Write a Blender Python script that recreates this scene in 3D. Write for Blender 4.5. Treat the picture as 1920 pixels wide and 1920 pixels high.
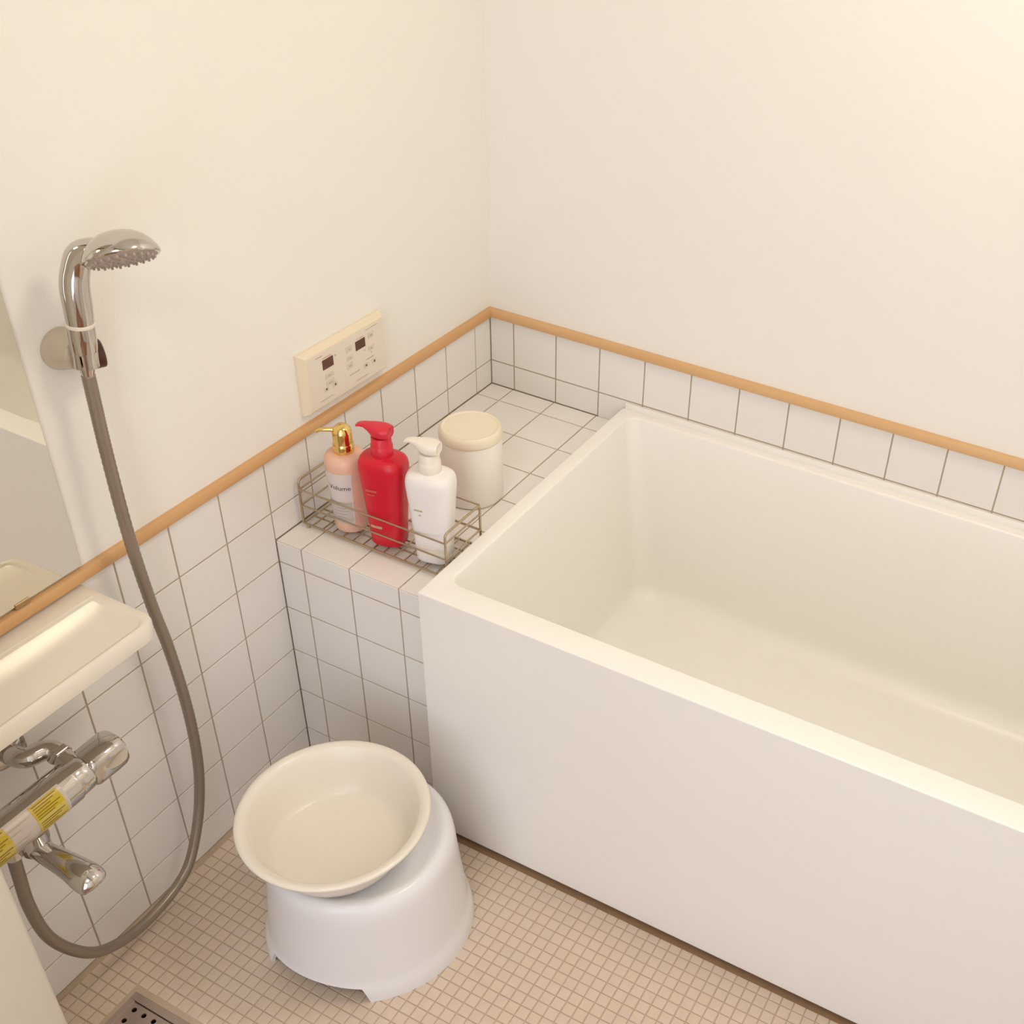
import bpy, bmesh, math, random
from mathutils import Vector, Matrix
random.seed(7)
for o in list(bpy.data.objects): bpy.data.objects.remove(o)
S = bpy.context.scene
COL = S.collection

# ------------------------------------------------------------------ camera
cam_d = bpy.data.cameras.new('camera'); cam = bpy.data.objects.new('camera', cam_d); COL.objects.link(cam)
RX = Vector((0.8925316717, 0.4468013370, 0.0612844209))      # camera right
DN = Vector((0.3038917674, -0.4954389685, -0.8137505896))    # camera down
FW = Vector((-0.3332221612, 0.7449220051, -0.5779742188))    # view direction
M = Matrix.Identity(4)
for i in range(3):
    M[i][0] = RX[i]; M[i][1] = -DN[i]; M[i][2] = -FW[i]
M[0][3], M[1][3], M[2][3] = 1.2018, -1.7725, 1.6858
cam.matrix_world = M
cam_d.sensor_width = 36.0; cam_d.sensor_fit = 'HORIZONTAL'
cam_d.lens = 2122.58 / 1920 * 36.0
cam_d.shift_x = -(1234.05 - 960) / 1920
cam_d.shift_y = (975.0 - 960) / 1920
cam_d.clip_start = 0.02
S.camera = cam

# ------------------------------------------------------------------ world, exposure
W = bpy.data.worlds.new('world'); S.world = W; W.use_nodes = True
W.node_tree.nodes['Background'].inputs[0].default_value = (0.75, 0.85, 1.0, 1)
W.node_tree.nodes['Background'].inputs[1].default_value = 1.0
vs = S.view_settings
vs.view_transform = 'Standard'; vs.look = 'None'; vs.gamma = 1.0; vs.use_curve_mapping = False
vs.exposure = 0.02
WINDOW_POWER = 1.6       # daylight through the frosted pane
HALL_FILL_WINDOW_POWER = 2.95  # fill glow of the tall window added behind the camera
CEILING_POWER = 28.0     # round lamp on the ceiling over the tub
HALL_FILL_LAMP_POWER = 11.0        # unseen fill lamp added in the room behind the camera

# ------------------------------------------------------------------ materials
def lin(c):
    return tuple(((v / 255) / 12.92 if v / 255 <= 0.04045 else ((v / 255 + 0.055) / 1.055) ** 2.4) for v in c)
def mat(name, rgb, rough=0.5, metal=0.0, spec=0.5, coat=0.0, coat_rough=0.05, bump=0.0, bscale=300.0, vary=0.0, vscale=8.0, emit=None, estr=0.0, trans=0.0):
    m = bpy.data.materials.new(name); m.use_nodes = True
    nt = m.node_tree; b = nt.nodes['Principled BSDF']
    c = lin(rgb)
    b.inputs['Base Color'].default_value = (*c, 1)
    b.inputs['Roughness'].default_value = rough
    b.inputs['Metallic'].default_value = metal
    b.inputs['Specular IOR Level'].default_value = spec
    b.inputs['Coat Weight'].default_value = coat
    b.inputs['Coat Roughness'].default_value = coat_rough
    if trans: b.inputs['Transmission Weight'].default_value = trans
    if emit:
        b.inputs['Emission Color'].default_value = (*emit, 1); b.inputs['Emission Strength'].default_value = estr
    geo = nt.nodes.new('ShaderNodeNewGeometry')
    if vary:
        n = nt.nodes.new('ShaderNodeTexNoise'); n.inputs['Scale'].default_value = vscale; n.inputs['Detail'].default_value = 3
        nt.links.new(geo.outputs['Position'], n.inputs['Vector'])
        mx = nt.nodes.new('ShaderNodeMix'); mx.data_type = 'RGBA'
        mx.inputs[6].default_value = (*[v * (1 - vary) for v in c], 1)
        mx.inputs[7].default_value = (*[min(1, v * (1 + vary)) for v in c], 1)
        nt.links.new(n.outputs['Fac'], mx.inputs[0]); nt.links.new(mx.outputs[2], b.inputs['Base Color'])
    if bump:
        n = nt.nodes.new('ShaderNodeTexNoise'); n.inputs['Scale'].default_value = bscale; n.inputs['Detail'].default_value = 2
        nt.links.new(geo.outputs['Position'], n.inputs['Vector'])
        bp = nt.nodes.new('ShaderNodeBump'); bp.inputs['Strength'].default_value = bump; bp.inputs['Distance'].default_value = 0.002
        nt.links.new(n.outputs['Fac'], bp.inputs['Height']); nt.links.new(bp.outputs['Normal'], b.inputs['Normal'])
    return m
def wood(name, a, bcol, axis, rough=0.45):
    m = mat(name, a, rough); nt = m.node_tree; b = nt.nodes['Principled BSDF']
    geo = nt.nodes.new('ShaderNodeNewGeometry'); mp = nt.nodes.new('ShaderNodeMapping')
    mp.inputs['Scale'].default_value = [(3 if i == axis else 60) for i in range(3)]
    n = nt.nodes.new('ShaderNodeTexNoise'); n.inputs['Scale'].default_value = 1.0; n.inputs['Detail'].default_value = 4
    mx = nt.nodes.new('ShaderNodeMix'); mx.data_type = 'RGBA'
    mx.inputs[6].default_value = (*lin(a), 1); mx.inputs[7].default_value = (*lin(bcol), 1)
    nt.links.new(geo.outputs['Position'], mp.inputs['Vector']); nt.links.new(mp.outputs[0], n.inputs['Vector'])
    nt.links.new(n.outputs['Fac'], mx.inputs[0]); nt.links.new(mx.outputs[2], b.inputs['Base Color'])
    return m
MT = {}
MT['plaster'] = mat('plaster', (245, 242, 235), 0.75, bump=0.08, bscale=220, vary=0.012, vscale=5)
MT['ceiling'] = mat('ceiling_paint', (244, 240, 232), 0.8)
MT['grout'] = mat('grout', (184, 168, 146), 0.85, vary=0.12, vscale=40)
MT['floor_grout'] = mat('floor_grout', (196, 174, 150), 0.85, vary=0.12, vscale=30)
MT['tile'] = mat('glazed_tile', (243, 239, 234), 0.22, coat=0.15, vary=0.012, vscale=14)
MT['tub'] = mat('tub_acrylic', (250, 247, 241), 0.33, spec=0.5, vary=0.006, vscale=4)
MT['dark'] = mat('dark_void', (34, 24, 18), 0.8)
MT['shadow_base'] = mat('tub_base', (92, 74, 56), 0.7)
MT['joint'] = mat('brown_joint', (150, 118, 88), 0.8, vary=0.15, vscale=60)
MT['hinoki'] = wood('hinoki', (226, 184, 134), (212, 166, 114), 0)
MT['hinoki_y'] = wood('hinoki_y', (222, 176, 124), (206, 158, 106), 1)
MT['door_wood'] = wood('door_wood', (176, 112, 62), (150, 92, 50), 2, 0.4)
MT['hall_floor'] = wood('hall_floor', (150, 100, 60), (124, 80, 48), 1, 0.4)
MT['stool'] = mat('stool_plastic', (239, 238, 239), 0.24)
MT['bowl'] = mat('bowl_plastic', (238, 230, 216), 0.26)
MT['canister'] = mat('canister_plastic', (249, 244, 234), 0.4)
MT['lid'] = mat('canister_lid', (243, 232, 206), 0.4)
MT['chrome'] = mat('chrome', (205, 200, 194), 0.07, metal=1.0)
MT['chrome_soft'] = mat('satin_chrome', (196, 188, 178), 0.22, metal=1.0)
MT['steel'] = mat('stainless_wire', (188, 170, 142), 0.28, metal=0.9)
MT['drain_steel'] = mat('drain_steel', (176, 160, 150), 0.35, metal=0.75, vary=0.05, vscale=60)
MT['spray'] = mat('spray_plate', (176, 160, 148), 0.45)
MT['bracket'] = mat('bracket_resin', (205, 192, 172), 0.3, metal=0.35)
MT['knob'] = mat('brown_knob', (78, 44, 26), 0.35)
MT['hose'] = mat('hose_grey', (150, 136, 122), 0.32, metal=0.45)
MT['pink'] = mat('pink_plastic', (236, 190, 166), 0.3)
MT['gold'] = mat('gold_cap', (240, 208, 132), 0.12, metal=1.0)
MT['gold_soft'] = mat('gold_print', (214, 176, 130), 0.35, metal=0.2)
MT['faint_gold'] = mat('faint_print', (196, 178, 142), 0.5)
MT['red'] = mat('red_plastic', (214, 20, 44), 0.3)
MT['red_pump'] = mat('red_pump', (218, 40, 60), 0.35)
MT['red_print'] = mat('red_print', (208, 96, 78), 0.4)
MT['white_bottle'] = mat('white_bottle', (245, 240, 236), 0.3)
MT['white_pump'] = mat('white_pump', (243, 234, 220), 0.35)
MT['label'] = mat('paper_label', (224, 214, 208), 0.45)
MT['label_tint'] = mat('label_tint', (206, 198, 192), 0.5)
MT['ink'] = mat('ink', (86, 72, 66), 0.6)
MT['ink_soft'] = mat('soft_ink', (190, 178, 160), 0.6)
MT['panel'] = mat('panel_plastic', (236, 226, 210), 0.4)
MT['panel_frame'] = mat('panel_frame', (240, 226, 200), 0.4)
MT['button'] = mat('panel_button', (222, 212, 194), 0.45)
MT['lcd'] = mat('lcd', (92, 54, 30), 0.25)
MT['lcd2'] = mat('lcd_left', (98, 58, 42), 0.25)
MT['panel_red'] = mat('panel_red_print', (214, 172, 164), 0.5)
MT['ceramic'] = mat('shelf_ceramic', (238, 229, 214), 0.18, spec=0.5)
MT['yellow'] = mat('yellow_sticker', (206, 178, 34), 0.35)
MT['yellow_ink'] = mat('yellow_sticker_ink', (140, 112, 16), 0.5)
MT['yellow_pale'] = mat('yellow_sticker_pale', (208, 188, 92), 0.4)
MT['clear_label'] = mat('clear_sticker', (202, 190, 180), 0.3)
MT['white_trim'] = mat('white_trim', (222, 214, 198), 0.45)
MT['frame'] = mat('window_frame', (232, 228, 220), 0.4)
MT['wire_dark'] = mat('mirror_clip', (166, 136, 96), 0.35, metal=0.5)
mm = mat('mirror_silver', (226, 222, 210), 0.015, metal=1.0); MT['mirror'] = mm
MT['mirror_edge'] = mat('mirror_edge', (150, 138, 118), 0.2)

def emitter(name, rgb, strength):
    m = bpy.data.materials.new(name); m.use_nodes = True; nt = m.node_tree
    nt.nodes.clear(); out = nt.nodes.new('ShaderNodeOutputMaterial'); e = nt.nodes.new('ShaderNodeEmission')
    e.inputs[0].default_value = (*rgb, 1); e.inputs[1].default_value = strength
    nt.links.new(e.outputs[0], out.inputs[0]); return m
MT['pane'] = emitter('daylit_pane', (0.90, 0.95, 1.0), WINDOW_POWER)
MT['hall_fill_pane'] = emitter('hall_fill_glow_pane', (0.85, 0.89, 1.0), HALL_FILL_WINDOW_POWER)  # glow of the added window, fills the room from the front
MT['ceiling_lamp'] = emitter('ceiling_lamp_diffuser', (1.0, 0.885, 0.73), CEILING_POWER)
MT['hall_fill_lamp'] = emitter('hall_fill_lamp_diffuser', (1.0, 0.93, 0.84), HALL_FILL_LAMP_POWER)

# mosaic: every tile cell gets its own tint
PX, PY, MX0, MY0 = 0.0203, 0.0201, 0.6195 - 0.0203 * 30, -0.8085 - 0.0201 * 40
def mosaic_mat():
    m = mat('mosaic', (200, 176, 150), 0.42); nt = m.node_tree; b = nt.nodes['Principled BSDF']
    geo = nt.nodes.new('ShaderNodeNewGeometry'); sub = nt.nodes.new('ShaderNodeVectorMath'); sub.operation = 'SUBTRACT'
    sub.inputs[1].default_value = (MX0, MY0, 0)
    div = nt.nodes.new('ShaderNodeVectorMath'); div.operation = 'DIVIDE'; div.inputs[1].default_value = (PX, PY, 10)
    fl = nt.nodes.new('ShaderNodeVectorMath'); fl.operation = 'FLOOR'
    wn = nt.nodes.new('ShaderNodeTexWhiteNoise'); wn.noise_dimensions = '3D'
    cr = nt.nodes.new('ShaderNodeValToRGB'); e = cr.color_ramp.elements
    e[0].position = 0; e[0].color = (*lin((216, 197, 179)), 1); e[1].position = 1; e[1].color = (*lin((220, 202, 179)), 1)
    x = e.new(0.35); x.color = (*lin((221, 201, 181)), 1); x = e.new(0.7); x.color = (*lin((217, 198, 175)), 1)
    nt.links.new(geo.outputs['Position'], sub.inputs[0]); nt.links.new(sub.outputs[0], div.inputs[0])
    nt.links.new(div.outputs[0], fl.inputs[0]); nt.links.new(fl.outputs[0], wn.inputs['Vector'])
    nt.links.new(wn.outputs['Value'], cr.inputs[0]); nt.links.new(cr.outputs[0], b.inputs['Base Color'])
    return m
MT['mosaic'] = mosaic_mat()

# ------------------------------------------------------------------ helpers
def tag(o, label=None, cat=None, group=None, kind=None):
    if label: o['label'] = label
    if cat: o['category'] = cat
    if group: o['group'] = group
    if kind: o['kind'] = kind
    return o
def link(name, me, parent=None):
    o = bpy.data.objects.new(name, me); COL.objects.link(o)
    if parent is not None:
        o.parent = parent; o.matrix_parent_inverse = PINV.get(parent.name, Matrix.Identity(4))
    return o
PINV = {}
def empty(name, loc):
    o = bpy.data.objects.new(name, None); COL.objects.link(o); o.location = loc
    o.empty_display_size = 0.05
    PINV[o.name] = Matrix.Translation(-Vector(loc)); return o
def build(name, bm, mats, parent=None, smooth=35, recalc=True):
    if recalc: bmesh.ops.recalc_face_normals(bm, faces=bm.faces)
    me = bpy.data.meshes.new(name); bm.to_mesh(me); bm.free()
    for m in (mats if isinstance(mats, (list, tuple)) else [mats]): me.materials.append(MT[m])
    if smooth:
        me.shade_smooth(); me.set_sharp_from_angle(angle=math.radians(smooth))
    return link(name, me, parent)
def box(bm, a, b, bevel=0.0, seg=2, mi=0, mtx=None):
    x0, y0, z0 = a; x1, y1, z1 = b
    r = bmesh.ops.create_cube(bm, size=1.0)
    for v in r['verts']:
        v.co = Vector(((x0 + x1) / 2 + v.co.x * (x1 - x0), (y0 + y1) / 2 + v.co.y * (y1 - y0), (z0 + z1) / 2 + v.co.z * (z1 - z0)))
    fs = {f for v in r['verts'] for f in v.link_faces}
    if bevel:
        es = list({e for v in r['verts'] for e in v.link_edges})
        rb = bmesh.ops.bevel(bm, geom=es, offset=bevel, segments=seg, affect='EDGES', profile=0.5)
        fs = {f for f in fs if f.is_valid} | set(rb['faces'])
    for f in fs: f.material_index = mi
    if mtx is not None:
        for v in {v for f in fs for v in f.verts}: v.co = mtx @ v.co
    return fs
def basis(axis, up=Vector((0, 0, 1))):
    n = Vector(axis).normalized()
    if abs(n.dot(up)) > 0.99: up = Vector((1, 0, 0))
    u = up.cross(n).normalized(); v = n.cross(u); return u, v, n
def lathe(bm, prof, origin, axis=(0, 0, 1), seg=40, mi=0, scale=(1, 1), ref=None, rot=0.0):
    u, v, n = basis(axis, ref or Vector((0, 0, 1)))
    o = Vector(origin); rings = []
    for r, h in prof:
        if r <= 1e-7: rings.append([bm.verts.new(o + n * h)])
        else: rings.append([bm.verts.new(o + n * h + u * (r * scale[0] * math.cos(rot + 2 * math.pi * k / seg)) + v * (r * scale[1] * math.sin(rot + 2 * math.pi * k / seg))) for k in range(seg)])
    out = []
    for a, b in zip(rings, rings[1:]):
        for k in range(seg):
            j = (k + 1) % seg
            q = [a[0 if len(a) == 1 else k], a[0 if len(a) == 1 else j], b[0 if len(b) == 1 else j], b[0 if len(b) == 1 else k]]
            q = list(dict.fromkeys(q))
            if len(q) >= 3:
                f = bm.faces.new(q); f.material_index = mi; out.append(f)
    return out
def catmull(P, n=8):
    P = [Vector(p) for p in P]; Q = [P[0] * 2 - P[1]] + P + [P[-1] * 2 - P[-2]]; out = []
    for i in range(1, len(Q) - 2):
        a, b, c, d = Q[i - 1], Q[i], Q[i + 1], Q[i + 2]
        for k in range(n):
            t = k / n
            out.append(0.5 * (2 * b + (c - a) * t + (2 * a - 5 * b + 4 * c - d) * t * t + (3 * b - a - 3 * c + d) * t ** 3))
    out.append(P[-1]); return out
def tube(bm, P, r, seg=12, mi=0, cap=True, flat=None):
    """sweep along points P; r number or list; flat=(su,sv) squash"""
    P = [Vector(p) for p in P]; n = len(P)
    R = [r] * n if not isinstance(r, (list, tuple)) else r
    T = [(P[min(i + 1, n - 1)] - P[max(i - 1, 0)]).normalized() for i in range(n)]
    u = basis(T[0])[0]; rings = []
    for i in range(n):
        u = (u - T[i] * u.dot(T[i])).normalized(); v = T[i].cross(u)
        su, sv = flat[i] if isinstance(flat, list) else (flat or (1, 1))
        rings.append([bm.verts.new(P[i] + u * (R[i] * su * math.cos(2 * math.pi * k / seg)) + v * (R[i] * sv * math.sin(2 * math.pi * k / seg))) for k in range(seg)])
    for a, b in zip(rings, rings[1:]):
        for k in range(seg):
            f = bm.faces.new((a[k], a[(k + 1) % seg], b[(k + 1) % seg], b[k])); f.material_index = mi
    if cap:
        for rg in (rings[0][::-1], rings[-1]): bm.faces.new(rg).material_index = mi
def rrect(x0, x1, y0, y1, r, z, n=8):
    out = []
    for cx, cy, a0 in ((x1 - r, y1 - r, 0), (x0 + r, y1 - r, 90), (x0 + r, y0 + r, 180), (x1 - r, y0 + r, 270)):
        for k in range(n + 1):
            a = math.radians(a0 + 90 * k / n); out.append(Vector((cx + r * math.cos(a), cy + r * math.sin(a), z)))
    return out
def loft(bm, rings, mi=0, cap0=True, cap1=True):
    V = [[bm.verts.new(p) for p in rg] for rg in rings]
    for a, b in zip(V, V[1:]):
        for k in range(len(a)):
            f = bm.faces.new((a[k], a[(k + 1) % len(a)], b[(k + 1) % len(a)], b[k])); f.material_index = mi
    if cap0: bm.faces.new(V[0][::-1]).material_index = mi
    if cap1: bm.faces.new(V[-1]).material_index = mi

# glazed tiles: one shared mesh per size, each tile an object of its own
TILES = {}
def tile_mesh(w, h, d, c, m):
    key = (round(w, 4), round(h, 4), d, m)
    if key not in TILES:
        bm = bmesh.new(); x, y = w / 2, h / 2
        lv = [[bm.verts.new(p) for p in ((-a, -b, z), (a, -b, z), (a, b, z), (-a, b, z))] for a, b, z in ((x, y, -d), (x, y, -c), (x - c, y - c, 0))]
        for a, b in zip(lv, lv[1:]):
            for k in range(4): bm.faces.new((a[k], a[(k + 1) % 4], b[(k + 1) % 4], b[k]))
        bm.faces.new(lv[2])
        me = bpy.data.meshes.new('tile'); bm.to_mesh(me); bm.free(); me.materials.append(MT[m]); TILES[key] = me
    return TILES[key]
GAP = 0.0028
def put_tile(parent, c, u, v, w, h, name='tile', d=0.006, m='tile', tilt=0.0012, gap=GAP, c_=0.0005):
    """tile of cell size w x h centred at c, face normal u x v"""
    if w < 0.008 or h < 0.008: return
    u, v = Vector(u), Vector(v); n = u.cross(v)
    o = bpy.data.objects.new(name, tile_mesh(w - gap, h - gap, d, c_, m)); COL.objects.link(o)
    a, b = random.gauss(0, tilt), random.gauss(0, tilt)
    R = Matrix((u, v, n)).transposed().to_4x4() @ Matrix.Rotation(a, 4, 'X') @ Matrix.Rotation(b, 4, 'Y')
    o.matrix_world = Matrix.Translation(c) @ R
    o.parent = parent; o.matrix_parent_inverse = PINV.get(parent.name, Matrix.Identity(4))
    return o

# ------------------------------------------------------------------ room shell
H = 2.14                 # ceiling height
TB = 0.672               # underside of the wooden trim, top of the tiles
XR = 1.66                # right-hand wall
YF = -1.350              # front wall, inner face (the doorway is in it)
Z0 = 0.4697              # height of the tile joint just under the ledge top
ZL = 0.5148              # ledge top
rows = [0.0] + [Z0 - 0.1 * k for k in (4, 3, 2, 1, 0)] + [Z0 + 0.1, TB]
BK = 0.0012              # grout lies this far behind the tile faces
# left wall (plane x = 0)
bm = bmesh.new()
box(bm, (-0.12, YF - 0.1, -0.1), (-BK, 0.12, 0.68), mi=1); box(bm, (-0.12, YF - 0.1, 0.68), (-BK, 0.12, H), mi=0)
wl = tag(build('wall_left', bm, ['plaster', 'grout'], smooth=0), kind='structure')
yj = [0.0] + [-(0.0545 + 0.1 * k) for k in range(15)]
for ya, yb in zip(yj, yj[1:]):
    if yb < YF: yb = YF
    if ya <= YF: break
    for za, zb in zip(rows, rows[1:]):
        if yb > -0.66:                                  # above the ledge only
            if zb <= ZL: continue
            za = max(za, ZL)
        put_tile(wl, (0, (ya + yb) / 2, (za + zb) / 2), (0, 1, 0), (0, 0, 1), ya - yb, zb - za)
# back wall (plane y = 0) with the window opening
WX0, WX1, WZ0, WZ1 = 1.03, 1.50, 1.14, 1.84
bm = bmesh.new()
box(bm, (-0.12, BK, -0.1), (XR + 0.12, 0.14, 0.68), mi=1)
box(bm, (-0.12, BK, 0.68), (WX0, 0.14, H)); box(bm, (WX1, BK, 0.68), (XR + 0.12, 0.14, H))
box(bm, (WX0, BK, 0.68), (WX1, 0.14, WZ0)); box(bm, (WX0, BK, WZ1), (WX1, 0.14, H))
wb = tag(build('wall_back', bm, ['plaster', 'grout'], smooth=0), kind='structure')
xj = [0.0] + [0.0560 + 0.1 * k for k in range(17)]
for xa, xb in zip(xj, xj[1:]):
    if xa >= XR: break
    xb = min(xb, XR)
    for za, zb in ((Z0, Z0 + 0.1), (Z0 + 0.1, TB)):
        if za < ZL and xb < 0.32: za = ZL
        put_tile(wb, ((xa + xb) / 2, 0, (za + zb) / 2), (1, 0, 0), (0, 0, 1), xb - xa, zb - za)
# right wall, front wall with doorway, ceiling
bm = bmesh.new(); box(bm, (XR, -2.8, -0.1), (XR + 0.1, 0.14, H)); tag(build('wall_right', bm, 'plaster', smooth=0), kind='structure')
DX = 0.2440              # left side of the doorway
bm = bmesh.new()
box(bm, (-0.12, YF - 0.1, 0), (DX - 0.03, YF, H)); box(bm, (DX - 0.03, YF - 0.1, 1.98), (XR, YF, H)); box(bm, (1.62, YF - 0.1, 0), (XR, YF, H))
tag(build('wall_front', bm, 'plaster', smooth=0), kind='structure')
bm = bmesh.new()
box(bm, (DX - 0.03, YF - 0.115, 0), (DX, YF, 2.01), bevel=0.006, seg=3); box(bm, (1.59, YF - 0.115, 0), (1.62, YF + 0.004, 2.01), bevel=0.003)
box(bm, (DX - 0.03, YF - 0.115, 1.98), (1.62, YF + 0.004, 2.01), bevel=0.003)
tag(build('door_1', bm, 'white_trim'), kind='structure')
bm = bmesh.new(); box(bm, (-0.12, -2.8, H), (XR + 0.1, 0.14, H + 0.08)); tag(build('ceiling', bm, 'ceiling', smooth=0), kind='structure')
# the changing room behind the camera
bm = bmesh.new(); box(bm, (-0.5, -2.8, -0.1), (-0.4, YF - 0.1, H)); tag(build('wall_hall_left', bm, 'plaster', smooth=0), kind='structure')
bm = bmesh.new(); box(bm, (-0.4, YF - 0.11, 0), (-0.12, YF - 0.1, H)); tag(build('wall_hall_front', bm, 'plaster', smooth=0), kind='structure')
YH = -2.70               # inner face of the changing room's back wall
VX0, VX1, VZ0, VZ1 = 0.36, 1.58, 0.20, 1.95
bm = bmesh.new()
box(bm, (-0.4, YH - 0.1, -0.1), (VX0, YH, H)); box(bm, (VX1, YH - 0.1, -0.1), (XR, YH, H)); box(bm, (VX0, YH - 0.1, -0.1), (VX1, YH, VZ0)); box(bm, (VX0, YH - 0.1, VZ1), (VX1, YH, H))
tag(build('wall_hall_back', bm, 'plaster', smooth=0), kind='structure')
bm = bmesh.new()
for a, c in (((VX0, VZ0), (VX0 + 0.04, VZ1)), ((VX1 - 0.04, VZ0), (VX1, VZ1)), ((VX0, VZ0), (VX1, VZ0 + 0.04)), ((VX0, VZ1 - 0.04), (VX1, VZ1)), ((1.085, VZ0), (1.115, VZ1))):
    box(bm, (a[0], YH - 0.05, a[1]), (c[0], YH + 0.008, c[1]), 0.002, 1)
w2 = tag(build('hall_fill_window', bm, 'frame'), kind='structure')  # unseen window, added as a frontal fill light
bm = bmesh.new(); box(bm, (VX0 + 0.02, YH - 0.03, VZ0 + 0.02), (VX1 - 0.02, YH - 0.024, VZ1 - 0.02)); build('pane', bm, 'hall_fill_pane', w2, smooth=0)
bm = bmesh.new(); box(bm, (-0.38, YH, 0.0), (0.32, YH + 0.045, 2.0), bevel=0.004); d2 = tag(build('door_2', bm, 'door_wood'), kind='structure')
bm = bmesh.new(); box(bm, (-0.5, -2.8, H), (-0.12, YF - 0.1, H + 0.08)); tag(build('ceiling_hall', bm, 'ceiling', smooth=0), kind='structure')
bm = bmesh.new(); box(bm, (-0.4, YH, -0.1), (XR, YF - 0.1, 0.0)); tag(build('floor_hall', bm, 'hall_floor', smooth=0), kind='structure')

# wooden trim over the tiles, mitred in the corner
def trim_profile(a): return [(-BK, TB), (0.0085, TB), (0.0092, TB + 0.002), (0.0092, TB + 0.013), (0.0075, TB + 0.0165), (0.004, TB + 0.018), (-BK, TB + 0.018)]
bm = bmesh.new(); P = trim_profile(0)
r0 = [bm.verts.new((p, YF, z)) for p, z in P]; r1 = [bm.verts.new((p, -p, z)) for p, z in P]
for k in range(len(P)): bm.faces.new((r0[k], r0[(k + 1) % len(P)], r1[(k + 1) % len(P)], r1[k]))
bm.faces.new(r0); tag(build('trim_1', bm, 'hinoki_y'), kind='structure')
bm = bmesh.new()
r0 = [bm.verts.new((XR, -p, z)) for p, z in P]; r1 = [bm.verts.new((p, -p, z)) for p, z in P]
for k in range(len(P)): bm.faces.new((r0[k], r0[(k + 1) % len(P)], r1[(k + 1) % len(P)], r1[k]))
bm.faces.new(r0); tag(build('trim_2', bm, 'hinoki'), kind='structure')

# window: frame and daylit frosted pane
bm = bmesh.new()
fw = 0.04
box(bm, (WX0, 0.0, WZ0), (WX0 + fw, 0.07, WZ1), 0.003); box(bm, (WX1 - fw, 0.0, WZ0), (WX1, 0.07, WZ1), 0.003)
box(bm, (WX0, -0.012, WZ0), (WX1, 0.07, WZ0 + fw), 0.003); box(bm, (WX0, 0.0, WZ1 - fw), (WX1, 0.07, WZ1), 0.003)
w1 = tag(build('window_1', bm, 'frame'), kind='structure')
bm = bmesh.new(); box(bm, (WX0 + fw - 0.005, 0.03, WZ0 + fw - 0.005), (WX1 - fw + 0.005, 0.036, WZ1 - fw + 0.005)); build('pane', bm, 'pane', w1, smooth=0)

# floor: grout bed and mosaic tiles, with the opening for the drain
DRX0, DRX1, DRY0, DRY1 = 0.0985, 0.3450, -1.3350, -1.1790
bm = bmesh.new()
box(bm, (-0.1, DRY1, -0.1), (XR, 0.1, -0.0012)); box(bm, (-0.1, YF - 0.1, -0.1), (XR, DRY0, -0.0012))
box(bm, (-0.1, DRY0, -0.1), (DRX0, DRY1, -0.0012)); box(bm, (DRX1, DRY0, -0.1), (XR, DRY1, -0.0012))
fl = tag(build('floor', bm, 'floor_grout', smooth=0), kind='structure')
cells = []
def project(p):
    q = Vector(p) - Vector((1.2018, -1.7725, 1.6858)); d = q.dot(FW)
    return 1234 + 2122.6 * q.dot(RX) / d, 975 + 2122.6 * q.dot(DN) / d, d
for i in range(-2, 90):
    for j in range(-4, 60):
        cx, cy = MX0 + (i + 0.5) * PX, MY0 + (j + 0.5) * PY
        if cx < 0.003 or cx > XR - 0.01 or cy > -0.64 or cy < YF + 0.01: continue
        if cx < 0.315 and cy > -0.650: continue
        w = min(cx + PX / 2, XR) - max(cx - PX / 2, 0.001)
        if w < 0.01: continue
        if DRX0 - 0.009 < cx < DRX1 + 0.009 and DRY0 - 0.009 < cy < DRY1 + 0.009: continue
        px, py, d = project((cx, cy, 0))
        under_stool = (cx - 0.34) ** 2 + (cy + 0.895) ** 2 < 0.15 ** 2
        vis = -20 < px < 1940 and py < 1950 and not under_stool
        cells.append((not vis, d, cx, cy, w))
cells.sort()
bm = bmesh.new(); MG = 0.0018
for k, (nv, d, cx, cy, w) in enumerate(cells):
    if w < PX - 1e-6: cx = 0.001 + w / 2 if cx < 0.5 else cx
    if k < 300:
        put_tile(fl, (cx, cy, 0), (1, 0, 0), (0, 1, 0), w, PY, 'mosaic_tile', 0.004, 'mosaic', 0.002, MG, 0.0005)
    else:
        x, y, c = (w - MG) / 2, (PY - MG) / 2, 0.0005; dz = random.uniform(-0.0002, 0.0001)
        lv = [[bm.verts.new((cx + sx * a, cy + sy * b, z + dz)) for sx, sy in ((-1, -1), (1, -1), (1, 1), (-1, 1))] for a, b, z in ((x, y, -0.004), (x, y, -c), (x - c, y - c, 0))]
        for a, b in zip(lv, lv[1:]):
            for q in range(4): bm.faces.new((a[q], a[(q + 1) % 4], b[(q + 1) % 4], b[q]))
        bm.faces.new(lv[2])
o = build('mosaic_tiles', bm, 'mosaic', fl, smooth=0, recalc=False); o['kind'] = 'stuff'

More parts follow.
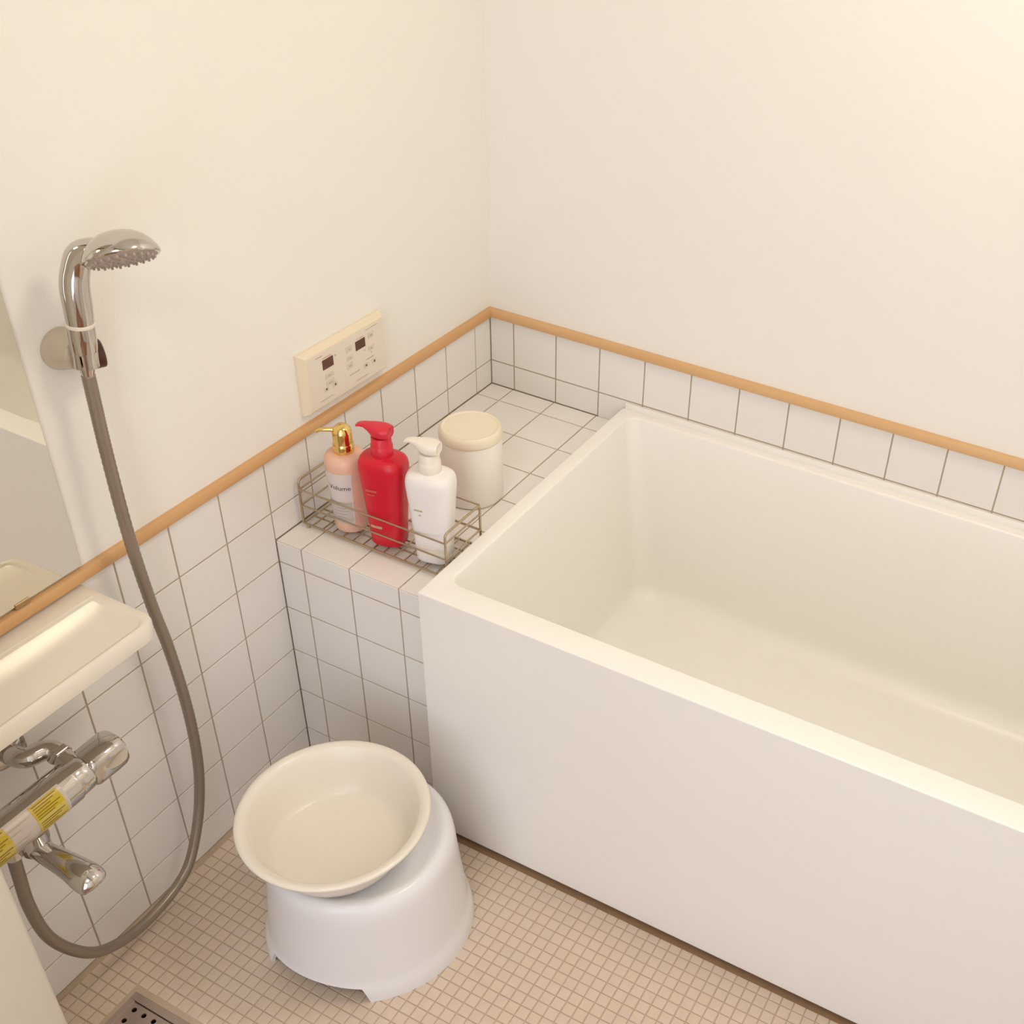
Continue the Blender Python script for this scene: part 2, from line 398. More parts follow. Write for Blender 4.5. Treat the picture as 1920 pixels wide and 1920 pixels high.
# ------------------------------------------------------------------ tiled ledge in the corner
LX, LY = 0.3125, -0.655
led = empty('tiled_ledge', (0.15, -0.33, 0))
tag(led, 'white tiled ledge filling the corner at the end of the bathtub', 'ledge')
bm = bmesh.new(); box(bm, (0.0, LY + BK, 0.0), (LX, -0.0005, ZL - BK)); build('masonry_core', bm, 'grout', led, smooth=0)
lxj = [0.0, 0.0530, 0.1530, 0.2530, LX]
for xa, xb in zip(lxj, lxj[1:]):
    for ya, yb in zip(yj, yj[1:]):
        if ya <= LY: break
        put_tile(led, ((xa + xb) / 2, (ya + max(yb, LY)) / 2, ZL), (1, 0, 0), (0, 1, 0), xb - xa, ya - max(yb, LY))
    for za, zb in zip(rows[:6] , rows[1:6] + [ZL]):
        if za >= ZL: break
        put_tile(led, ((xa + xb) / 2, LY, (za + zb) / 2), (1, 0, 0), (0, 0, 1), xb - xa, zb - za)

# ------------------------------------------------------------------ bathtub
TX0, TX1, TY0, TY1, TZ = 0.3150, 1.640, -0.6850, -0.0030, 0.5550
tub = empty('bathtub', ((TX0 + TX1) / 2, (TY0 + TY1) / 2, 0))
tag(tub, 'large white rectangular bathtub with smooth square rim along the back wall', 'bathtub')
bm = bmesh.new(); rings = []
def R4(x0, x1, y0, y1, r, z): rings.append(rrect(x0, x1, y0, y1, r, z))
b = 0.0025
R4(TX0 + 0.02, TX1 - 0.02, TY0 + 0.02, TY1 - 0.02, 0.003, 0.010)
R4(TX0, TX1, TY0, TY1, 0.003, 0.010)
R4(TX0, TX1, TY0, TY1, 0.003, TZ - b)
for a in (22.5, 45, 67.5, 90):
    s, c = math.sin(math.radians(a)), math.cos(math.radians(a)); i = b - b * c; R4(TX0 + i, TX1 - i, TY0 + i, TY1 - i, 0.003, TZ - b + b * s)
IX0, IX1, IY0, IY1 = 0.3430, 1.590, -0.6375, -0.0260
b = 0.004
for a in (0, 30, 60, 90):
    s, c = math.sin(math.radians(a)), math.cos(math.radians(a)); i = -b + b * s; R4(IX0 + i, IX1 - i, IY0 + i, IY1 - i, 0.022, TZ - b + b * c)
BX0, BX1, BY0, BY1, BZ = 0.418, 1.520, -0.585, -0.072, 0.150     # bottom plane
fr = 0.055
nst = 6
for k in range(1, nst + 1):                     # sloping sides
    t = k / nst; zz = TZ - b - (TZ - b - BZ - fr) * t
    R4(IX0 + (BX0 - 0.02 - IX0) * t, IX1 + (BX1 + 0.02 - IX1) * t, IY0 + (BY0 - 0.018 - IY0) * t, IY1 + (BY1 + 0.018 - IY1) * t, 0.022 + 0.03 * t, zz)
for k in range(1, 7):                           # fillet
    a = math.radians(90 * k / 6); i = fr * (1 - math.cos(a)); zz = BZ + fr * (1 - math.sin(a))
    R4(BX0 - 0.02 + i, BX1 + 0.02 - i, BY0 - 0.018 + i, BY1 + 0.018 - i, 0.052, zz)
R4(BX0 + 0.12, BX1 - 0.12, BY0 + 0.12, BY1 - 0.12, 0.05, BZ - 0.001)
loft(bm, rings); build('tub_shell', bm, 'tub', tub, smooth=40)
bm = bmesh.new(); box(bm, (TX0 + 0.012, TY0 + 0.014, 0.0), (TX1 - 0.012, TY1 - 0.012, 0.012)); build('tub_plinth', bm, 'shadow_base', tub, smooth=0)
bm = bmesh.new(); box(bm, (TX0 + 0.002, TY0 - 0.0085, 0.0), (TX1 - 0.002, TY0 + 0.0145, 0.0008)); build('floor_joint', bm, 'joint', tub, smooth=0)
bm = bmesh.new(); box(bm, (TX0 + 0.006, TY1 - 0.004, TZ - 0.001), (TX1, -0.0004, 0.5680), 0.0015, 2); build('sealant_bead', bm, 'tub', tub)
bm = bmesh.new(); lathe(bm, [(0, 0.004), (0.018, 0.004), (0.026, 0.002), (0.028, 0)], (1.45, -0.33, BZ - 0.001)); build('drain_plug', bm, 'chrome', tub)

# ------------------------------------------------------------------ bath stool
SC = (0.336, -0.896)
st = empty('bath_stool', (SC[0], SC[1], 0))
tag(st, 'white plastic bath stool with round seat and arched foot openings under the bowl', 'stool')
prof = [(0.0, 0.212), (0.06, 0.213), (0.11, 0.2165), (0.120, 0.2195), (0.127, 0.2225), (0.1335, 0.2225), (0.139, 0.2195), (0.1435, 0.213), (0.1462, 0.204), (0.1480, 0.190),
        (0.1500, 0.165), (0.1530, 0.13), (0.1565, 0.095), (0.1600, 0.062), (0.1615, 0.050), (0.1635, 0.040), (0.1665, 0.032), (0.1690, 0.022), (0.1705, 0.011), (0.1710, 0.0)]
inner = [(0.1655, 0.0), (0.1650, 0.02), (0.1560, 0.05), (0.1500, 0.12), (0.1440, 0.19), (0.130, 0.207), (0.0, 0.207)]
bm = bmesh.new(); seg = 96
def notch(a):
    """height of the arched foot opening at angle a (0 where the foot stands)"""
    for c0, hw in ((math.radians(-86), math.radians(33)), (math.radians(94), math.radians(33))):
        d = abs((a - c0 + math.pi) % (2 * math.pi) - math.pi)
        if d < hw: return 0.033 + 0.007 * math.cos(d / hw * math.pi / 2)
    return 0.0
allr = prof + inner; rings = []
for r, h in allr:
    if r < 1e-6: rings.append([bm.verts.new((SC[0], SC[1], h))]); continue
    rg = []
    for k in range(seg):
        a = 2 * math.pi * k / seg; n0 = notch(a); hh = max(h, n0)
        rr = r
        if hh > h:                              # pull the wall in to where it is at the notch edge
            for (ra, ha), (rb, hb) in zip(prof, prof[1:]):
                if hb <= hh <= ha:
                    f = (ha - hh) / max(ha - hb, 1e-9); rr = ra + (rb - ra) * f; break
            if (r, h) in inner: rr = min(rr - 0.006, r)
        dx, dy = rr * math.cos(a), rr * math.sin(a)          # foot ring a little oval
        q = -0.58 * dx + 0.814 * dy; k_o = -0.095 * max(0.0, 1 - hh / 0.19) * q
        rg.append(bm.verts.new((SC[0] + dx - 0.58 * k_o, SC[1] + dy + 0.814 * k_o, hh)))
    rings.append(rg)
for a, c in zip(rings, rings[1:]):
    for k in range(seg):
        j = (k + 1) % seg
        q = list(dict.fromkeys([a[0 if len(a) == 1 else k], a[0 if len(a) == 1 else j], c[0 if len(c) == 1 else j], c[0 if len(c) == 1 else k]]))
        if len(q) > 2: bm.faces.new(q)
bmesh.ops.remove_doubles(bm, verts=bm.verts, dist=1e-5)
build('stool_body', bm, 'stool', st, smooth=50)

# ------------------------------------------------------------------ wash bowl
BC = (0.3235, -0.9310); BB = 0.2230
bm = bmesh.new()
out = [(0.0, 0.003), (0.085, 0.003), (0.090, 0.0), (0.096, 0.0), (0.101, 0.006), (0.108, 0.022), (0.118, 0.055), (0.127, 0.090), (0.1285, 0.093),
       (0.1410, 0.0935), (0.1432, 0.0955), (0.1436, 0.0985), (0.1425, 0.1010), (0.1390, 0.1024), (0.1345, 0.1016), (0.1290, 0.098), (0.1255, 0.0925),
       (0.117, 0.060), (0.107, 0.027), (0.100, 0.014), (0.093, 0.008), (0.082, 0.006), (0.0, 0.0055)]
out = [(r * 1.010 if h > 0.05 else r * 0.99, h * 0.80) for r, h in out]
lathe(bm, out, (BC[0], BC[1], BB), seg=80)
tag(build('wash_bowl', bm, 'bowl', smooth=45), 'cream white round plastic wash bowl resting on the bath stool', 'bowl')

# ------------------------------------------------------------------ canister on the ledge
CC = (0.201, -0.366)
can = empty('canister', (CC[0], CC[1], ZL)); tag(can, 'white round lidded canister standing on the ledge behind the bottles', 'canister')
bm = bmesh.new()
lathe(bm, [(0, 0.0), (0.050, 0.0), (0.054, 0.003), (0.0550, 0.008), (0.0552, 0.06), (0.0548, 0.118), (0.0535, 0.124), (0.050, 0.126), (0, 0.126)], (CC[0], CC[1], ZL), seg=56)
build('canister_body', bm, 'canister', can)
bm = bmesh.new()
lathe(bm, [(0, 0.124), (0.0545, 0.124), (0.0558, 0.126), (0.0562, 0.129), (0.0555, 0.137), (0.0530, 0.1425), (0.0500, 0.1445), (0.0475, 0.1440), (0.0460, 0.1428), (0, 0.1424)], (CC[0], CC[1], ZL), seg=56)
build('canister_lid', bm, 'lid', can)

# ------------------------------------------------------------------ wire basket
bas = empty('wire_basket', (0.16, -0.55, ZL)); tag(bas, 'open stainless wire basket on the ledge holding three pump bottles', 'basket')
bx0, bx1, by0, by1 = 0.012, 0.3085, -0.598, -0.500
zb, zr1, zr2, ztop = ZL + 0.0062, ZL + 0.043, ZL + 0.075, ZL + 0.093
wr = 0.0016
def rail(name, P, r=wr, closed=False):
    bm = bmesh.new(); tube(bm, P, r, 8); build(name, bm, 'steel', bas, smooth=60)
def bend(P, r=0.008, n=4):
    """round the corners of a polyline"""
    P = [Vector(p) for p in P]; out = [P[0]]
    for a, c, e in zip(P, P[1:], P[2:]):
        p0 = c + (a - c).normalized() * r; p1 = c + (e - c).normalized() * r
        for k in range(n + 1):
            t = k / n; out.append((1 - t) ** 2 * p0 + 2 * t * (1 - t) * c + t * t * p1)
    out.append(P[-1]); return out
rail('front_rail', [(bx0, by0, zr2), (bx1, by0, zr2)]); rail('front_rail', [(bx0, by0, zr1), (bx1, by0, zr1)])
rail('back_rail', [(bx0, by1, ztop), (bx1, by1, ztop)]); rail('back_rail', [(bx0, by1, zr1), (bx1, by1, zr1)])
for x in (bx0, bx1):
    rail('end_frame', bend([(x, by0, zb), (x, by0, ztop), (x, by1, ztop), (x, by1, zb)]), 0.0021)
    rail('end_rail', [(x, by0, zr2), (x, by1, zr2)]); rail('end_rail', [(x, by0, zr1), (x, by1, zr1)])
rail('base_frame', bend([(0.16, by0, zb), (bx0, by0, zb), (bx0, by1, zb), (bx1, by1, zb), (bx1, by0, zb), (0.16, by0, zb)], 0.006), 0.002)
for k in range(3):
    y = by0 + (by1 - by0) * (k + 1) / 4; rail('base_wire', [(bx0, y, zb), (bx1, y, zb)])
for k in range(13):
    x = bx0 + (bx1 - bx0) * (k + 1) / 14; rail('base_crosswire', [(x, by0, zb + 0.0028), (x, by1, zb + 0.0028)], 0.0013)
for x in (bx0 + 0.01, bx1 - 0.01):
    for y in (by0, by1):
        bm = bmesh.new(); lathe(bm, [(0, 0), (0.003, 0), (0.0032, 0.002), (0.0028, 0.0062), (0, 0.0065)], (x, y, ZL), seg=12); build('foot', bm, 'steel', bas)
ZB = zb + 0.0045          # bottles stand on the base wires

# direction that faces the camera's side of the room, for turning the labels
def disc_patch(bm, cx, cy, prof_r, z0, z1, a0, a1, n=10, m=8, off=0.0004, mi=0):
    """label patch wrapped round a body whose radius at height z is prof_r(z)"""
    g = [[None] * (n + 1) for _ in range(m + 1)]
    for i in range(m + 1):
        z = z0 + (z1 - z0) * i / m; r = prof_r(z) + off
        for k in range(n + 1):
            a = a0 + (a1 - a0) * k / n; g[i][k] = bm.verts.new((cx + r * math.cos(a), cy + r * math.sin(a), z))
    for i in range(m):
        for k in range(n): bm.faces.new((g[i][k], g[i][k + 1], g[i + 1][k + 1], g[i + 1][k])).material_index = mi
def interp(tab, z):
    for (za, ra), (zb_, rb) in zip(tab, tab[1:]):
        if za <= z <= zb_: return ra + (rb - ra) * (z - za) / (zb_ - za)
    return tab[-1][1] if z > tab[-1][0] else tab[0][1]

# ------------------------------------------------------------------ pink bottle with gold pump
PC = (0.0885, -0.5630)
pk = empty('pump_bottle', (PC[0], PC[1], ZB)); tag(pk, 'pink round pump bottle with shiny gold pump and white label', 'bottle', 'pump bottles in the wire basket')
ptab = [(0, 0.0265), (0.006, 0.0285), (0.05, 0.0300), (0.10, 0.0325), (0.132, 0.0342)]
bm = bmesh.new()
lathe(bm, [(0, 0), (0.024, 0), (0.0265, 0.001), (0.0285, 0.006), (0.0300, 0.05), (0.0325, 0.10), (0.0342, 0.132), (0.0335, 0.1385), (0.0300, 0.1440), (0.0240, 0.1475), (0.0175, 0.1490), (0, 0.149)], (PC[0], PC[1], ZB), seg=56)
build('bottle_body', bm, 'pink', pk)
bm = bmesh.new()
lathe(bm, [(0, 0.147), (0.0165, 0.147), (0.0172, 0.149), (0.0172, 0.163), (0.0165, 0.1645), (0.0160, 0.1655), (0.0162, 0.167), (0.0158, 0.184), (0.0140, 0.1915), (0.0100, 0.1960), (0.0050, 0.1978), (0, 0.198)], (PC[0], PC[1], ZB), seg=40)
build('pump_cap', bm, 'gold', pk)
bm = bmesh.new(); nd = Vector((-0.83, -0.56, 0.0)); nd.normalize()
p0 = Vector((PC[0], PC[1], ZB + 0.188))
tube(bm, [p0 + nd * 0.010, p0 + nd * 0.022 + Vector((0, 0, .001)), p0 + nd * 0.035 + Vector((0, 0, .0005)), p0 + nd * 0.041 - Vector((0, 0, .003))], [0.0042, 0.0036, 0.0030, 0.0026], 12)
build('nozzle', bm, 'gold', pk)
AF = math.radians(-78)                      # label faces this way
bm = bmesh.new(); disc_patch(bm, PC[0], PC[1], lambda z: interp(ptab, z - ZB), ZB + 0.022, ZB + 0.122, AF - 0.90, AF + 0.72)
lab = build('label', bm, 'label', pk); lab['label'] = 'white printed label'
bm = bmesh.new(); disc_patch(bm, PC[0], PC[1], lambda z: interp(ptab, z - ZB), ZB + 0.022, ZB + 0.064, AF - 0.80, AF + 0.62, off=0.0008)
build('label_print', bm, 'label_tint', lab)
def text_on(name, s, size, m, parent, place, depth=0.0):
    cu = bpy.data.curves.new(name, 'FONT'); cu.body = s; cu.size = size; cu.align_x = 'CENTER'; cu.align_y = 'CENTER'; cu.resolution_u = 2
    t = bpy.data.objects.new(name, cu); COL.objects.link(t)
    dg = bpy.context.evaluated_depsgraph_get(); me = bpy.data.meshes.new_from_object(t.evaluated_get(dg))
    bpy.data.objects.remove(t); me.materials.clear(); me.materials.append(MT[m])
    for v in me.vertices: v.co = place(v.co.x, v.co.y)
    return link(name, me, parent)
def on_cyl(c, z, a0, rfun, off):
    def f(x, y):
        r = rfun(z + y) + off; a = a0 + x / r; return Vector((c[0] + r * math.cos(a), c[1] + r * math.sin(a), z + y))
    return f
text_on('lettering', 'Volume', 0.0125, 'ink', lab, on_cyl(PC, ZB + 0.094, AF + 0.06, lambda z: interp(ptab, z - ZB), 0.0009))
bm = bmesh.new()
for zz, aa in ((0.052, 0.30), (0.046, 0.42), (0.040, 0.36), (0.034, 0.25)):
    disc_patch(bm, PC[0], PC[1], lambda z: interp(ptab, z - ZB), ZB + zz, ZB + zz + 0.002, AF - aa, AF + aa, n=6, m=1, off=0.0011)
build('fine_print', bm, 'ink_soft', lab)

# ------------------------------------------------------------------ red and white bottles: tapered flat bottles with pump
def sup(rx, ry, e, n=48):
    out = []
    for k in range(n):
        a = 2 * math.pi * k / n; c, s = math.cos(a), math.sin(a)
        out.append((math.copysign(abs(c) ** (2 / e), c) * rx, math.copysign(abs(s) ** (2 / e), s) * ry))
    return out
def flat_bottle(root, c, ang, mbody, mpump):
    ca, sa = math.cos(ang), math.sin(ang)
    def W(x, y, z): return Vector((c[0] + x * ca - y * sa, c[1] + x * sa + y * ca, ZB + z * 0.955))
    secs = [(0.0, .0235, .0175, 3.2), (.001, .0262, .0200, 3.2), (.005, .0288, .0222, 3.2), (.03, .0300, .0232, 3.2), (.075, .0330, .0250, 3.2), (.12, .0365, .0272, 3.2),
            (.150, .0390, .0288, 3.2), (.160, .0392, .0288, 3.2), (.168, .0384, .0280, 3.1), (.174, .0362, .0260, 2.9), (.1775, .0325, .0232, 2.7), (.1790, .0270, .0205, 2.4), (.1800, .0200, .0180, 2.1), (.1815, .0178, .0170, 2.0)]
    bm = bmesh.new()
    loft(bm, [[W(x, y, z) for x, y in sup(rx, ry, e)] for z, rx, ry, e in secs]); build('bottle_body', bm, mbody, root, smooth=60)
    bm = bmesh.new()
    loft(bm, [[W(x, y, z) for x, y in sup(r, r, 2)] for z, r in ((.180, .0176), (.1805, .0180), (.198, .0176), (.199, .0168), (.2000, .0165), (.214, .0158), (.2150, .0152))])
    build('collar', bm, mpump, root, smooth=50)
    # pump head: rounded block tapering forward into a drooping nozzle
    bm = bmesh.new(); R = []
    for x, hw, zlo, zhi in ((.0160, .0095, .2160, .2330), (.0172, .0125, .2150, .2345), (.010, .0158, .2145, .2362), (0.0, .0165, .2145, .2368), (-.010, .0140, .2165, .2372), (-.018, .0098, .2235, .2372), (-.026, .0074, .2290, .2366), (-.034, .0060, .2290, .2350), (-.039, .0052, .2270, .2325), (-.0405, .0035, .2270, .2305)):
        zc, hz = (zlo + zhi) / 2, (zhi - zlo) / 2
        R.append([W(x, yy, zc + zz) for yy, zz in sup(hw, hz, 3.0, 24)])
    loft(bm, R); build('pump_head', bm, mpump, root, smooth=50)
    def face(x, z):
        """point on the front (local -y) face"""
        z_ = z
        rx = interp([(s[0], s[1]) for s in secs], z_); ry = interp([(s[0], s[2]) for s in secs], z_)
        return W(x, -ry * max(0.0, 1 - abs(x / rx) ** 3.2) ** (1 / 3.2) - 0.0004, z)
    return W, face
BA = math.radians(14)
RC = (0.1715, -0.5670)
rd = empty('pump_bottle', (RC[0], RC[1], ZB)); tag(rd, 'bright red pump bottle with red pump, middle of the three bottles', 'bottle', 'pump bottles in the wire basket')
Wr, Fr = flat_bottle(rd, RC, BA, 'red', 'red_pump')
def strip(name, parent, F, x0, x1, z0, z1, m, n=6):
    bm = bmesh.new(); V = [[bm.verts.new(F(x0 + (x1 - x0) * k / n, z)) for k in range(n + 1)] for z in (z0, z1)]
    for k in range(n): bm.faces.new((V[0][k], V[0][k + 1], V[1][k + 1], V[1][k]))
    return build(name, bm, m, parent)
strip('gold_print', rd, Fr, -.0235, -.003, .117, .1215, 'red_print'); strip('gold_print', rd, Fr, -.021, -.006, .110, .1125, 'red_print')
strip('gold_print', rd, Fr, -.022, -.001, .040, .0455, 'gold_soft')
WC = (0.2635, -0.5660)
wt = empty('pump_bottle', (WC[0], WC[1], ZB)); tag(wt, 'plain white pump bottle with white pump beside the red bottle', 'bottle', 'pump bottles in the wire basket')
Ww, Fw = flat_bottle(wt, WC, BA, 'white_bottle', 'white_pump')
strip('gold_print', wt, Fw, -.021, -.006, .112, .1150, 'faint_gold'); strip('gold_print', wt, Fw, -.013, -.009, .103, .1055, 'faint_gold')
strip('faint_band', wt, Fw, -.027, .024, .020, .040, 'white_pump')

# ------------------------------------------------------------------ bath control panel on the left wall
cp = empty('control_panel', (0, -0.452, 0.762)); tag(cp, 'cream bath heater control panel with two small screens on the left wall', 'control panel')
bm = bmesh.new()
loft(bm, [[Vector((x, y, z)) for y, z in ((y0, z0), (y1, z0), (y1, z1), (y0, z1))] for x, y0, y1, z0, z1 in
          ((-0.0015, -0.5560, -0.3450, 0.7075, 0.8175), (0.0045, -0.5560, -0.3450, 0.7075, 0.8175), (0.0060, -0.5550, -0.3460, 0.7085, 0.8165), (0.0150, -0.5500, -0.3510, 0.7130, 0.8125), (0.0160, -0.5485, -0.3525, 0.7145, 0.8110))])
build('housing', bm, 'panel_frame', cp, smooth=20)
def plate(name, y0, y1, z0, z1, m, x=0.016, t=0.0006, bev=0.0002):
    bm = bmesh.new(); box(bm, (x - 0.0004, y0, z0), (x + t, y1, z1), bev, 1); return build(name, bm, m, cp, smooth=0)
plate('face_plate', -0.5450, -0.3560, 0.7180, 0.8085, 'panel')
X2 = 0.0168
plate('screen', -0.5120, -0.4858, 0.7770, 0.7945, 'lcd2', X2); plate('screen', -0.4286, -0.4036, 0.7768, 0.7936, 'lcd', X2)
plate('button', -0.5085, -0.4885, 0.7590, 0.7680, 'button', X2, 0.0012); plate('button', -0.5085, -0.4885, 0.7460, 0.7545, 'button', X2, 0.0012)
plate('button', -0.4530, -0.4385, 0.7835, 0.7930, 'button', X2, 0.0012); plate('button', -0.4530, -0.4385, 0.7680, 0.7760, 'button', X2, 0.0012); plate('button', -0.4545, -0.4400, 0.7530, 0.7630, 'button', X2, 0.0012)
plate('button', -0.3950, -0.3815, 0.7860, 0.7970, 'button', X2, 0.0012); plate('button', -0.3965, -0.3830, 0.7640, 0.7720, 'button', X2, 0.0012)
plate('button', -0.4120, -0.4020, 0.7375, 0.7455, 'button', X2, 0.0012); plate('button', -0.3900, -0.3805, 0.7365, 0.7445, 'button', X2, 0.0012)
plate('button', -0.5150, -0.5050, 0.7380, 0.7460, 'button', X2, 0.0012); plate('button', -0.4930, -0.4830, 0.7375, 0.7455, 'button', X2, 0.0012)
X3 = 0.0181
for y, z in ((-0.5100, 0.7420), (-0.4880, 0.7415), (-0.4071, 0.7415), (-0.3852, 0.7406)):
    bm = bmesh.new(); lathe(bm, [(0, 0.0004), (0.0019, 0.0004), (0.0021, 0)], (X3 - 0.0002, y, z), (1, 0, 0), 14); build('indicator', bm, 'ink', cp)
def marks(name, L, m, x=X3):
    bm = bmesh.new()
    for y0, y1, z0, z1 in L: box(bm, (x - 0.0003, y0, z0), (x + 0.0002, y1, z1))
    return tag(build(name, bm, m, cp, smooth=0), kind='stuff')
marks('printed_marks', [(-0.5030, -0.4950, 0.7625, 0.7645), (-0.5035, -0.4940, 0.7490, 0.7510), (-0.4480, -0.4435, 0.7870, 0.7895), (-0.4490, -0.4430, 0.7710, 0.7725), (-0.4510, -0.4440, 0.7570, 0.7590), (-0.3915, -0.3855, 0.7895, 0.7930), (-0.3925, -0.3880, 0.7665, 0.7690)], 'ink_soft')
marks('printed_captions', [(-0.5266, -0.5100, 0.8030, 0.8045), (-0.4810, -0.4775, 0.7900, 0.7930), (-0.4500, -0.4230, 0.7390, 0.7405), (-0.4050, -0.3840, 0.7495, 0.7510), (-0.4010, -0.3680, 0.8040, 0.8050), (-0.5260, -0.4950, 0.7240, 0.7250), (-0.4340, -0.4030, 0.7220, 0.7230), (-0.4080, -0.4050, 0.7690, 0.7710), (-0.3915, -0.3885, 0.7585, 0.7605)], 'ink_soft', 0.0168)
marks('printed_heading', [(-0.5100, -0.4890, 0.7965, 0.7985), (-0.4250, -0.4060, 0.7960, 0.7972)], 'panel_red', 0.0168)

# ------------------------------------------------------------------ mirror on the left wall
mir = empty('wall_mirror', (0, -1.25, 0.70)); tag(mir, 'frameless mirror on the left wall above the white shelf', 'mirror')
bm = bmesh.new(); box(bm, (-0.0010, YF + 0.004, 0.6945), (0.0035, -1.0032, 1.65), 0.0006, 1); build('mirror_backing', bm, 'mirror_edge', mir, smooth=0)
bm = bmesh.new(); box(bm, (0.0030, YF + 0.005, 0.6955), (0.0042, -1.0042, 1.649)); build('mirror_glass', bm, 'mirror', mir, smooth=0)
for y in (-1.098, -1.30):
    bm = bmesh.new(); box(bm, (0.0, y - 0.011, 0.6900), (0.0060, y + 0.011, 0.6985), 0.001, 1); build('mirror_clip', bm, 'wire_dark', mir)

# ------------------------------------------------------------------ shelf under the mirror
sh = empty('wall_shelf', (0.07, -1.25, 0.65)); tag(sh, 'white glazed shelf with rounded corner and shallow tray under the mirror', 'shelf')
SX1, SY1, SZ = 0.1410, -1.0085, 0.6650
def shelf_ring(i, z, x0=-0.0, r=0.022):
    """outline of the shelf inset by i, round at the front right corner"""
    out = [Vector((x0 + 0.0005, YF + 0.001, z)), Vector((SX1 - i, YF + 0.001, z))]
    cx, cy, rr = SX1 - r, SY1 - r, r - i
    for k in range(9):
        a = math.radians(90 * k / 8); out.append(Vector((cx + rr * math.cos(a), cy + rr * math.sin(a), z)))
    out.append(Vector((x0 + 0.0005, SY1 - i, z))); return out
def tray_ring(i, z):
    out = [Vector((0.027 + i, YF + 0.001, z)), Vector((SX1 - 0.007 - i, YF + 0.001, z))]
    cx, cy, rr = SX1 - 0.023, SY1 - 0.030, 0.016 - i
    for k in range(9):
        a = math.radians(90 * k / 8); out.append(Vector((cx + rr * math.cos(a), cy + rr * math.sin(a), z)))
    cx, cy, rr = 0.027 + 0.012, SY1 - 0.026, 0.012 - i
    out.append(Vector((0.027 + i + 0.008, SY1 - 0.014 - i, z))); return out
bm = bmesh.new()
loft(bm, [shelf_ring(0.004, SZ - 0.030), shelf_ring(0.001, SZ - 0.028), shelf_ring(0.0, SZ - 0.024), shelf_ring(0.0, SZ - 0.005), shelf_ring(0.0015, SZ - 0.0015), shelf_ring(0.005, SZ), tray_ring(-0.002, SZ), tray_ring(0.0, SZ - 0.0004), tray_ring(0.0025, SZ - 0.0022), tray_ring(0.0040, SZ - 0.0026)])
build('shelf_slab', bm, 'ceramic', sh, smooth=25)

# ------------------------------------------------------------------ hand shower, its bracket and hose
br = empty('shower_bracket', (0, -0.950, 0.998)); tag(br, 'pale round wall bracket with dark brown knob holding the hand shower', 'bracket')
BY, BZ_ = -0.9480, 0.9990
bm = bmesh.new(); lathe(bm, [(0, -0.0015), (0.0265, -0.0015), (0.0272, 0.001), (0.0265, 0.008), (0.0240, 0.016), (0.0205, 0.026), (0.0190, 0.031), (0.016, 0.033), (0, 0.033)], (0, BY, BZ_), (1, 0, 0), 40)
build('bracket_base', bm, 'bracket', br)
# hand shower axes
HB = Vector((0.0450, -0.9507, 0.9775))         # lower end of the handle
HT = Vector((0.0520, -0.9440, 1.0920))         # upper end before the bend
ha = (HT - HB).normalized()
cc = HB + ha * 0.024
bm = bmesh.new()
def ring_arc(c, ax, ri, ro, h, a0, a1, n=20):
    u, v, w = basis(ax, Vector((1, 0, 0)))
    G = []
    for k in range(n + 1):
        a = math.radians(a0 + (a1 - a0) * k / n); d = u * math.cos(a) + v * math.sin(a)
        G.append([bm.verts.new(c + d * r + w * z) for r, z in ((ri, -h), (ro, -h), (ro, h), (ri * 1.12, h))])
    for a, b_ in zip(G, G[1:]):
        for q in range(4): bm.faces.new((a[q], a[(q + 1) % 4], b_[(q + 1) % 4], b_[q]))
    bm.faces.new(G[0]); bm.faces.new(G[-1][::-1])
ring_arc(cc, ha, 0.0122, 0.0152, 0.013, 55, 385)
box(bm, (0.026, BY - 0.010, BZ_ - 0.012), (0.036, BY + 0.010, BZ_ + 0.012), 0.002)
build('holder_clamp', bm, 'chrome', br)
bm = bmesh.new(); lathe(bm, [(0, -0.006), (0.010, -0.006), (0.010, 0.005), (0.0170, 0.0055), (0.0180, 0.007), (0.0180, 0.019), (0.0165, 0.0205), (0, 0.0205)], (0.0290, -0.9365, 0.9905), (0.45, 0.893, 0), 32)
k_ = build('knob', bm, 'knob', br); k_['label'] = 'dark brown knob'

hs = empty('hand_shower', tuple(HB)); tag(hs, 'curved chrome hand shower hanging in the wall bracket', 'shower head')
az, el = math.radians(25), math.radians(20)
D = Vector((math.cos(az) * math.cos(el), math.sin(az) * math.cos(el), math.sin(el)))
Np = Vector((math.cos(az) * math.sin(el), math.sin(az) * math.sin(el), -math.cos(el)))
Sd = Vector((math.sin(az), -math.cos(az), 0))
rho = math.radians(26); NN = (Np * math.cos(rho) + Sd * math.sin(rho)).normalized()
HC = Vector((0.1120, -0.9180, 1.1355))               # centre of the spray plate
path = catmull([HB + ha * 0.066, HB + ha * 0.088, HT, Vector((0.0555, -0.9400, 1.1130)), Vector((0.0650, -0.9350, 1.1330)), HC - D * 0.022 - NN * 0.0125, HC - D * 0.002 - NN * 0.0115], 7)
n = len(path); rad = []
for i in range(n):
    t = i / (n - 1); rad.append(0.0158 + 0.0012 * math.sin(min(1, t / 0.6) * math.pi) + 0.0008 * max(0, t - 0.6) / 0.4)
bm = bmesh.new(); tube(bm, path, rad, 28); build('handle', bm, 'chrome', hs, smooth=60)
bm = bmesh.new(); lathe(bm, [(0.0130, 0), (0.0160, 0), (0.0168, 0.001), (0.0168, 0.004), (0.0160, 0.005), (0.0130, 0.005)], HB + ha * 0.0645, ha, 32); r_ = build('joint_ring', bm, 'panel', hs)
bm = bmesh.new(); lathe(bm, [(0, -0.004), (0.0075, -0.004), (0.0080, 0.0), (0.0105, 0.014), (0.0118, 0.028), (0.0148, 0.0300), (0.0156, 0.034), (0.0160, 0.052), (0.0160, 0.066), (0, 0.066)], HB, ha, 32); build('connector', bm, 'chrome', hs)
